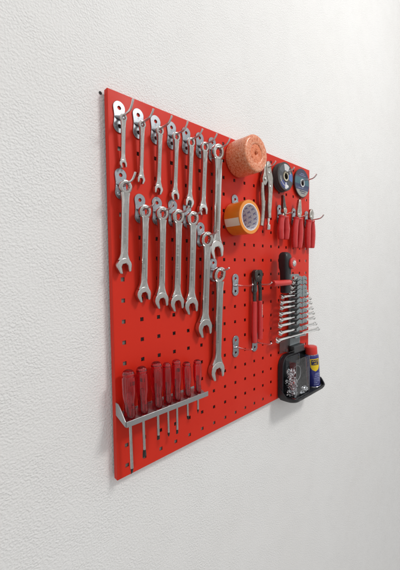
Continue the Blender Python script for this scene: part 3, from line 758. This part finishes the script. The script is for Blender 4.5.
bx_ = thing('clear_box', 'clear plastic box of shiny bolts and nuts standing in the black bin', 'plastic box', (545, 29, -12.5))
b = MB()
X0, X1, D0, D1, Z1 = -38, 36, -13, 20, 112
for q in ((X0, X1, D1-.8, D1, 0, Z1), (X0, X0+.8, D0, D1-.9, 0, Z1-8), (X1-.8, X1, D0, D1-.9, 0, Z1), (X0+.9, X1-.9, D0, D1-.9, 0, .8), (X0+.9, X1-.9, D0, D0+.8, .9, Z1)): b.box(*q)
b.build('clear_shell', CLEAR, bx_, bevel=.4)
b = MB()         # the folded clear seams along the edges
for p, q in (((X0, D1, 0), (X1, D1, 0)), ((X0, D1, 0), (X0, D1, Z1-10)), ((X1, D1, 0), (X1, D1, Z1)), ((X0, D0, 0), (X0, D1, 0)), ((X1, D0, 2), (X1, D0, Z1))): b.tube([p, q], 1.1, 8)
b.build('box_seam', clear_mat('clear_seam', (0.8, 0.8, 0.82), 0.35, 0.15), bx_)
rg = thing('black_ring', 'black round plastic ring behind the bolts in the clear box', 'ring', (551, 16, 46))
b = MB(); b.lathe([(21, -3), (28.5, -3), (29.5, -2), (29.5, 8), (28.5, 9), (23, 9)], n=64, closed=True); b.build('ring_body', BLKPL, rg, bevel=.6)
b = MB(); b.lathe([(22.0, 9.05), (22.4, 9.7), (23.4, 9.7), (23.6, 9.05)], n=64, closed=True); b.build('bright_edge', TIN, rg)
# bolts: hex head (> washer flange) and shaft, tumbled in the box
def bolt_parts(t, s):
    b = MB(); b.prism([(s*math.cos(R(60*k)), s*math.sin(R(60*k))) for k in range(6)], 0, s*1.0); b.build('head', BOLT, t, bevel=.4)
    b = MB(); b.lathe([(s*.5, -s*1.9), (s*.58, -s*1.8)] + [(s*(.58 if k % 2 else .50), -s*1.7 + k*s*.15) for k in range(11)] + [(s*.58, -.05)], n=12); b.build('shaft', BOLT, t, angle=50)
def nut_parts(t, s):
    b = MB(); rings = []
    for k in range(24):
        a = 2*math.pi*k/24; hx = s*math.cos(R(30))/math.cos((a + math.pi/6) % (math.pi/3) - math.pi/6)
        rings.append([(r_*math.cos(a), h, r_*math.sin(a)) for r_, h in ((hx*.95, s*.45), (hx, s*.36), (hx, -s*.36), (hx*.95, -s*.45), (s*.52, -s*.45), (s*.52, s*.45))])
    b.loft(rings, closed=True); b.build('nut_body', BOLT, t, angle=30)
rnd = random.Random(21); protos = []
spots = []
for zz in range(11):
    for k in range(11 if zz < 7 else 8):
        spots.append((-35 + (k % 4)*6.4 + rnd.uniform(-2, 2), -8 + (k // 4)*8.5 + rnd.uniform(-2.5, 2.5), 4.5 + zz*7.0 + rnd.uniform(-2, 2)))
for k in range(20): spots.append((4 + (k % 7)*4.3 + rnd.uniform(-1.5, 1.5), rnd.uniform(11, 15.5), 5 + (k // 7)*6.5 + rnd.uniform(-1.5, 1.5)))
for k, (x, d, z) in enumerate(spots):
    nut = k % 5 in (1, 3)
    t = thing('hex_nut' if nut else 'bolt', 'small shiny zinc hex nut among the loose hardware in the clear box' if nut else 'small shiny zinc bolt among the loose hardware in the clear box',
              'nut' if nut else 'bolt', (545+x, 29+d, -12.5+z), 'loose nuts in the clear box' if nut else 'loose bolts in the clear box',
              rot=(rnd.uniform(0, 6), rnd.uniform(0, 6), rnd.uniform(0, 6)))
    if k < 5:
        (nut_parts if nut else bolt_parts)(t, (3.7, 4.3, 3.2, 3.6, 4.1)[k]); protos.append([c for c in bpy.data.objects if c.parent == t])
    else:
        for src in protos[k % 5]:
            o = src.copy(); C.objects.link(o); o.parent = t

can = thing('spray_can', 'blue and yellow lubricant spray can with red cap leaning in the black bin', 'spray can', (643, 30.5, -12.5), rot=(R(-1.5), R(-5.0), 0))
CR, CH = 21.2, 103.0
b = MB(); b.lathe([(CR-1.5, 0), (CR, 1.2), (CR, 2.6), (CR-.5, 3.2), (CR-.5, 3.25)], axis='z', n=56); b.build('base_rim', TIN, can)
b = MB(); b.lathe([(CR-.4, 3.3), (CR-.1, 3.8), (CR-.1, CH-6), (CR-.7, CH-3.5), (CR-2.4, CH-1.2)], axis='z', n=64); cb = b.build('body', BLUE, can)
b = MB(); b.lathe([(CR-2.3, CH-1.1), (CR-1.6, CH-.4), (CR-1.6, CH+.8), (CR-3.0, CH+1.4)], axis='z', n=56); b.build('neck_rim', TIN, can)
b = MB(); b.lathe([(CR-3.4, CH+1.5), (CR-3.2, CH+2.2), (CR-3.4, CH+20), (CR-4.2, CH+23), (CR-6.5, CH+24.2), (4, CH+24.5)], axis='z', n=56); b.build('cap', CAPRED, can)
# print wrapped on the cylinder; angle 0 faces the photographer's side of the axis
BASE = math.atan2(536, -927)          # towards the camera in (x, d)
def wrap(u, z, rr): an = BASE - u/CR; return (rr*math.cos(an), rr*math.sin(an), z)
def patch(b, poly, rr, thick=.12):
    """polygon (u,z) cut into narrow columns and wrapped round the can"""
    us = [p[0] for p in poly]; u0, u1 = min(us), max(us); n = max(2, int((u1-u0)/1.0)); n_ = len(poly)
    def span(u):
        zs = []
        for i in range(n_):
            (a, za), (c, zc) = poly[i], poly[(i+1) % n_]
            if a != c and min(a, c) <= u <= max(a, c): zs.append(za + (zc-za)*(u-a)/(c-a))
        return (min(zs), max(zs)) if zs else None
    rings = []
    for k in range(n+1):
        u = u0 + (u1-u0)*k/n; u = min(max(u, u0+1e-4), u1-1e-4); s_ = span(u)
        rings.append([wrap(u, s_[0], rr), wrap(u, s_[1], rr), wrap(u, s_[1], rr+thick), wrap(u, s_[0], rr+thick)])
    b.loft(rings)
b = MB(); patch(b, [(-6, 92), (24, 92), (24, 66), (19, 58), (9, 52.5), (-1, 58), (-6, 66)], CR); sh = b.build('yellow_shield', YEL, cb, angle=40)
b = MB(); patch(b, [(-2.8, 89.5), (20.5, 89.5), (20.5, 72.5), (-2.8, 72.5)], CR+.14); panel2 = b.build('logo_panel', NAVY, sh, angle=40)
def text_wrap(txt, u0, z0, size, rr, name, m, parent, stretch=1.0):
    cu = bpy.data.curves.new('lettering', 'FONT'); cu.body = txt; cu.size = 1.0; cu.offset = 0.0
    to = bpy.data.objects.new('lettering', cu); C.objects.link(to)
    dg = bpy.context.evaluated_depsgraph_get(); me = bpy.data.meshes.new_from_object(to.evaluated_get(dg))
    bpy.data.objects.remove(to)
    bm2 = bmesh.new(); bm2.from_mesh(me)
    for v in bm2.verts:
        v.co = V(*wrap(u0 + v.co.x*size*stretch, z0 + v.co.y*size, rr))
    me2 = bpy.data.meshes.new(name); bm2.to_mesh(me2); bm2.free(); me2.materials.append(m)
    o = bpy.data.objects.new(name, me2); C.objects.link(o); o.parent = parent; return o
text_wrap('WD', -1.4, 82.0, 8.2, CR+.4, 'brand_letters', YEL, panel2, 1.45)
text_wrap('-40', 1.2, 74.2, 8.2, CR+.4, 'brand_letters', YEL, panel2, 1.3)
b = MB()
patch(b, [(-24.5, 94), (-21.5, 94), (-21.5, 5), (-24.5, 5)], CR); b.build('white_side_panel', WHITE, cb, angle=40)
b = MB(); patch(b, [(-20.5, 94), (-17.8, 94), (-17.8, 5), (-20.5, 5)], CR); b.build('red_stripe', REDPL, cb, angle=40)
b = MB(); rnd = random.Random(14)
for z, u0, u1, h in ((45, 8, 20, 2.0), (41, 6, 21, 2.0), (36, 5, 20, 2.2), (30, 3, 20, 2.4), (25.5, 3, 19, 1.8), (21, 2, 20, 1.8), (15, 2, 12, 2.8), (9, 1, 17, 2.4)):
    u = u0
    while u < u1:
        wd = rnd.uniform(1.2, 3.0); patch(b, [(u, z), (u+wd, z), (u+wd, z+h), (u, z+h)], CR); u += wd + .9
b.build('fine_print', PALEBLUE, cb, angle=40)
